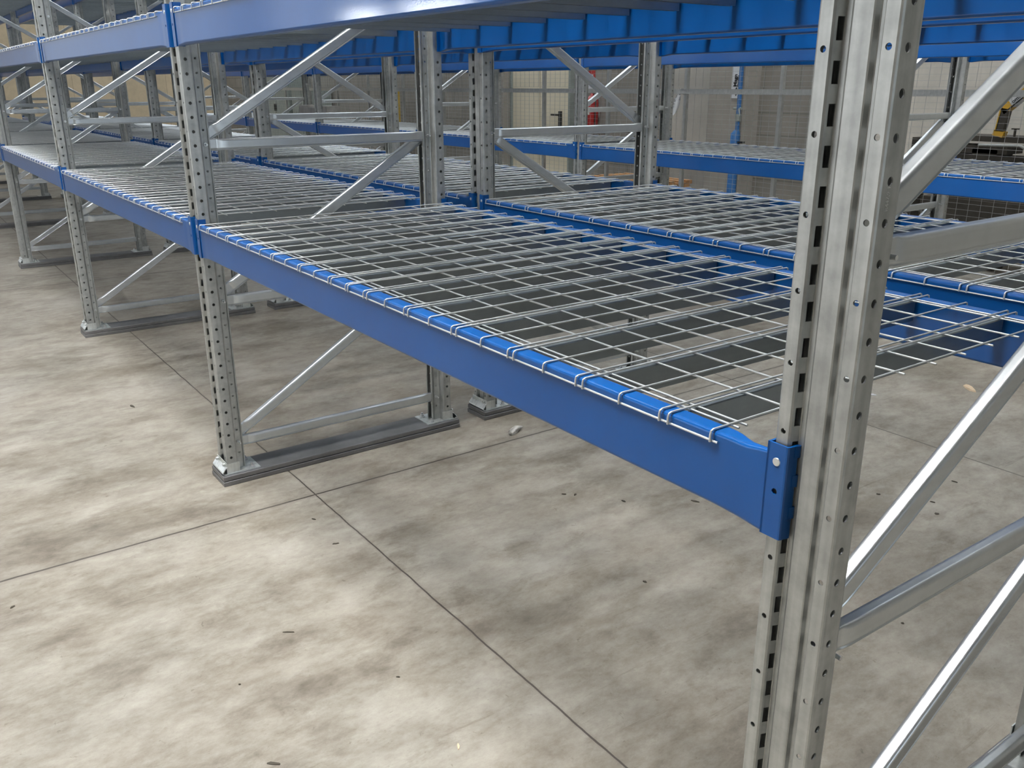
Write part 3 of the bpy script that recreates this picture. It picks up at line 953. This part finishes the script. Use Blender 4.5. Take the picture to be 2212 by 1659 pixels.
# pallet leaning on the floor far behind
def pallet(x, y, z, label, rz):
    t = thing('wooden_pallet', label, 'pallet', (x, y, z), (0, 0, rz))
    for i in range(6):
        mb = MB(); mb.box(-.6, .6, -.4 + i * .145, -.4 + i * .145 + .09, .122, .144); build('top_board', mb, M['wood'], t)
    for i in range(3):
        for j in range(3):
            mb = MB(); mb.box(-.6 + i * .53, -.6 + i * .53 + .14, -.4 + j * .34, -.4 + j * .34 + .1, .022, .10); build('block', mb, M['wood'], t)
        mb = MB(); mb.box(-.6, .6, -.4 + i * .34, -.4 + i * .34 + .1, 0, .022); build('bottom_board', mb, M['wood'], t)
        mb = MB(); mb.box(-.6 + i * .53, -.6 + i * .53 + .14, -.4, .415, .10, .122); build('cross_board', mb, M['wood'], t)
pallet(-7.75, 6.95, 0.0, 'orange brown wooden pallet on the floor behind the wire fence', 0)
pallet(-7.75, 6.95, 0.146, 'upper orange brown wooden pallet stacked behind the wire fence', 0.03)
pallet(-7.75, 6.95, 0.292, 'topmost orange brown wooden pallet of the stack behind the fence', -0.02)

# dark floor-standing machine with a yellow fume arm
mc = thing('workshop_machine', 'dark brown metal workshop machine behind the fence near the pale wall', 'machine', (-3.3, 7.0, 0))
mb = MB()
for x0, x1, z0, z1 in ((-0.45, 1.6, 1.085, 1.135), (-0.50, 0.10, 0.985, 1.05), (-0.52, 1.6, 0.90, 0.965), (-.20, 0.02, 0.965, 1.02)):
    mb.box(x0, x1, 0.0, 0.28, z0, z1)
build('top_rails', mb, M['darkmachine'], mc)
mb = MB(); mb.box(-0.5, 1.5, -0.2, 0.2, 0.30, 0.60); mb.box(-0.40, 1.4, -0.14, 0.14, 0.60, 0.66); build('bed', mb, M['darkmachine'], mc)
for x in (-0.72, -0.25, 0.12, 0.50, 0.95):
    mb = MB(); mb.box(x, x + 0.07, -0.1, 0.1, 0.0, 1.10 if x < -0.6 else 0.92); build('machine_leg', mb, M['darkmachine'], mc)
mb = MB(); mb.box(0.30, 0.42, -0.12, 0.12, 1.135, 1.26); mb.cyl((0.14, 0, 1.13), (0.14, 0, 1.20), 0.01, 8); mb.box(.11, .17, -.01, .01, 1.195, 1.205); build('control_post', mb, M['darkmachine'], mc)
mb = MB(); mb.tube([(-0.1, -.1, 1.06), (.25, -.1, 1.07), (.40, -.1, 1.0), (.55, -.1, .98)], 0.012, 8); build('hose', mb, M['fence'], mc)
arm = thing('extraction_arm', 'yellow jointed arm with white label standing over the dark machine', 'arm', (-3.25, 6.95, 0))
def seg(p, q, r, mat, name):
    mb = MB(); a, b = Vector(p), Vector(q); t_ = (b - a).normalized(); n_ = Vector((0, 1, 0)); u_ = t_.cross(n_)
    mb.obox((a + b) / 2, t_, n_, u_, (b - a).length / 2, 0.035, r); return build(name, mb, mat, arm)
seg((-0.015, 0, 1.138), (-0.005, 0, 1.185), 0.045, M['yellow'], 'lower_joint')
seg((-0.005, 0, 1.18), (0.015, 0, 1.365), 0.030, M['darkmachine'], 'upright_tube')
seg((-0.035, 0, 1.18), (-0.018, 0, 1.365), 0.008, M['yellow'], 'yellow_cover')
seg((-0.01, 0, 1.345), (0.055, 0, 1.405), 0.036, M['yellow'], 'middle_joint')
lb = seg((0.055, 0, 1.405), (0.125, 0, 1.470), 0.036, M['whiteboard'], 'white_label')
seg((0.125, 0, 1.470), (0.165, 0, 1.508), 0.036, M['yellow'], 'upper_joint')
seg((0.03, -.002, 1.345), (0.19, -.002, 1.495), 0.006, M['black'], 'hose')
seg((0.165, 0, 1.485), (0.60, 0, 1.500), 0.030, M['darkmachine'], 'boom')
text('oms', 0.045, (0.066, -0.037, 1.416), (PI / 2, -0.75, 0), M['black'], arm, 'lettering', 0.0006)

# far left background
def cab(x, y, w_, h, label):
    t = thing('metal_cabinet', label, 'cabinet', (x, y - 0.05, 0))
    mb = MB(); mb.box(0, w_, -.45, 0, 0.08, h); build('body', mb, M['cabinet'], t)
    for s_ in (0, 1):
        mb = MB(); mb.box(.01 + s_ * w_ / 2, w_ / 2 - .01 + s_ * w_ / 2, -.47, -.45, .10, h - .02); d_ = build('door', mb, M['cabinet'], t)
        mb = MB(); mb.box(w_ / 2 + (-.05 if s_ == 0 else .03), w_ / 2 + (-.03 if s_ == 0 else .05), -.50, -.47, 1.0, 1.15); build('handle', mb, M['black'], d_)
    mb = MB(); mb.box(.03, w_ - .03, -.42, -.03, 0, .08); build('plinth', mb, M['black'], t)
cab(-21.0, WY, 1.6, 1.9, 'tall grey green metal cabinet against the far block wall')
cab(-19.2, WY, 1.1, 1.5, 'lower grey green metal cabinet beside the tall cabinet')
t = thing('ochre_stand', 'ochre yellow upright stand by the wall beyond the back rack row', 'stand', (-14.6, WY - 0.4, 0))
mb = MB(); mb.box(-.16, .16, -.05, .05, .6, 1.45); build('panel', mb, M['yellowwood'], t)
mb = MB(); mb.box(-.2, .2, -.2, .2, 0, .04); mb.box(-.04, .04, -.04, .04, .04, .6); build('foot', mb, M['black'], t)
for i, (x, h) in enumerate(((-12.35, .19), (-12.75, .16), (-13.10, .19))):
    mb = MB(); mb.box(-.13, .13, -.12, .12, 0, h)
    for s_ in (-1, 1): mb.box(-.131, .131, -.121 if s_ < 0 else .05, -.05 if s_ < 0 else .121, h * .45, h * .5)
    single('concrete_block', mb, M['carton'], ['rightmost pale block of three standing on the back rack deck', 'middle pale block of three standing on the back rack deck', 'leftmost pale block of three standing on the back rack deck'][i], 'block', (x, YC + 0.8, 1.079), (0, 0, .1 * i), 'pale blocks on the back rack deck')

# stamped number on the side of the near upright
mk = [o for o in COL.objects if o.name.startswith('rack_truss')][0]
up0 = [o for o in mk.children if o.name.startswith('upright')][0]
text('R447.9 1', 0.0085, (0.0561, 0.0185, 1.4225 - PZ), (0, -PI / 2, PI), M['bolt'], up0, 'stamped_number', 0.0, 0.0002)

# ------------------------------------------------------------------ scraps on the floor
def chip(name, mat, label, cat, x, y, l, w_, rz, h=0.003, seed=0, grp=None):
    l *= 0.8; w_ *= 0.8
    rnd = random.Random(seed)
    mb = MB()
    n = 9
    top, bot = [], []
    for i in range(n):
        a = 2 * PI * i / n
        r = rnd.uniform(.65, 1.0)
        top.append((math.cos(a) * l / 2 * r * .9, math.sin(a) * w_ / 2 * r * .9, h * rnd.uniform(.6, 1.3)))
        bot.append((math.cos(a) * l / 2 * r, math.sin(a) * w_ / 2 * r, 0.0))
    mb.rings([bot, top], True, True, False)
    return single(name, mb, mat, label, cat, (x, y, 0), (0, 0, rz), grp)
SCRAPS = []
chip('wood_offcut', M['palewood'], 'pale pinkish wood offcut on the floor seen through the right rack opening', 'wood scrap', -1.56, 3.66, .17, .055, 2.5, .01, 1)
chip('paper_scrap', M['whiteboard'], 'small white triangular scrap on the floor right behind the near upright', 'paper scrap', -1.81, 3.15, .05, .035, .6, .003, 2)
chip('stick', M['darkchip'], 'thin dark straight stick lying in the middle of the bright aisle floor', 'stick', -1.584, -.203, .055, .005, .95, .003, 3)
chip('tape_scrap', M['darkchip'], 'black torn scrap on the aisle floor at the bottom edge of the view', 'scrap', -1.086, -.443, .055, .016, .9, .002, 4)
chip('wood_splinter', M['palewood'], 'cream wood splinter on the floor near the bottom centre', 'splinter', -.872, -.045, .030, .010, 2.6, .003, 5)
chip('leaf_scrap', M['darkchip'], 'dark leaf-like scrap on the floor far left in the aisle', 'scrap', -3.95, -.10, .075, .022, .2, .003, 6)
chip('leaf_scrap', M['darkchip'], 'dark crumpled scrap on the floor at the left edge of the view', 'scrap', -2.229, -.868, .030, .014, 2.2, .003, 7)
g = 'tiny dark chips on the floor'
for i, (x, y, l, w_, rz, lab) in enumerate([
    (-2.003, .142, .035, .008, 1.2, 'tiny dark chip just right of the long floor joint crossing'),
    (-2.227, .155, .035, .008, .5, 'tiny dark chip on the floor directly beside the joint crossing'),
    (-1.648, 1.219, .030, .014, .1, 'dark chip on the floor below the long near beam, left of a pair'),
    (-1.483, 1.447, .055, .018, .4, 'largest dark chip on the floor under the near beam'),
    (-1.836, 1.065, .028, .010, .8, 'dark chip under the near beam, left one of two close together'),
    (-1.806, 1.099, .026, .014, 2.0, 'dark chip under the near beam, right one of two close together'),
    (-1.162, .871, .022, .012, .3, 'dark chip on the brownish floor left of the near upright'),
    (-1.202, -.037, .016, .006, .9, 'tiny dark speck on the bright floor left of the long joint'),
    (-1.43, -.409, .012, .009, .9, 'small grey pebble on the bright aisle floor'),
    (-.862, 2.123, .030, .020, 1.0, 'dark crumb on the floor between the two right hand diagonal tubes'),
    (-.975, 2.457, .035, .010, .2, 'flat dark chip on the floor above the crumb between the diagonal tubes'),
    (-.925, 2.205, .035, .008, .3, 'slim dark chip on the floor close to the near diagonal tube'),
    (-1.091, 2.095, .025, .015, .5, 'dark chip on the floor right beside the near upright'),
    (-.525, 1.347, .014, .008, .5, 'small grey pebble on the floor inside the near rack frame')]):
    chip('floor_chip', M['darkchip'], lab, 'chip', x, y, l, w_, rz, .003, 20 + i, g)

# torn plastic film standing up from the floor by the middle rack foot
mb = MB()
rs = []
for i in range(7):
    t_ = i / 6
    c_ = Vector((-2.524 + .05 * t_, 1.295 + .02 * math.sin(5 * t_), 0.004 + .012 * math.sin(PI * t_)))
    hw = .022 + .02 * math.sin(PI * t_)
    rs.append([c_ + Vector((.004, -hw, 0)), c_ + Vector((0, 0, .010 + .006 * math.sin(9 * t_))), c_ + Vector((-.004, hw, 0)), c_ + Vector((0, 0, -.003))])
mb.rings(rs, True, True, True)
single('plastic_film', mb, M['film'], 'crumpled whitish plastic film on the floor beside the middle rack foot', 'plastic film')
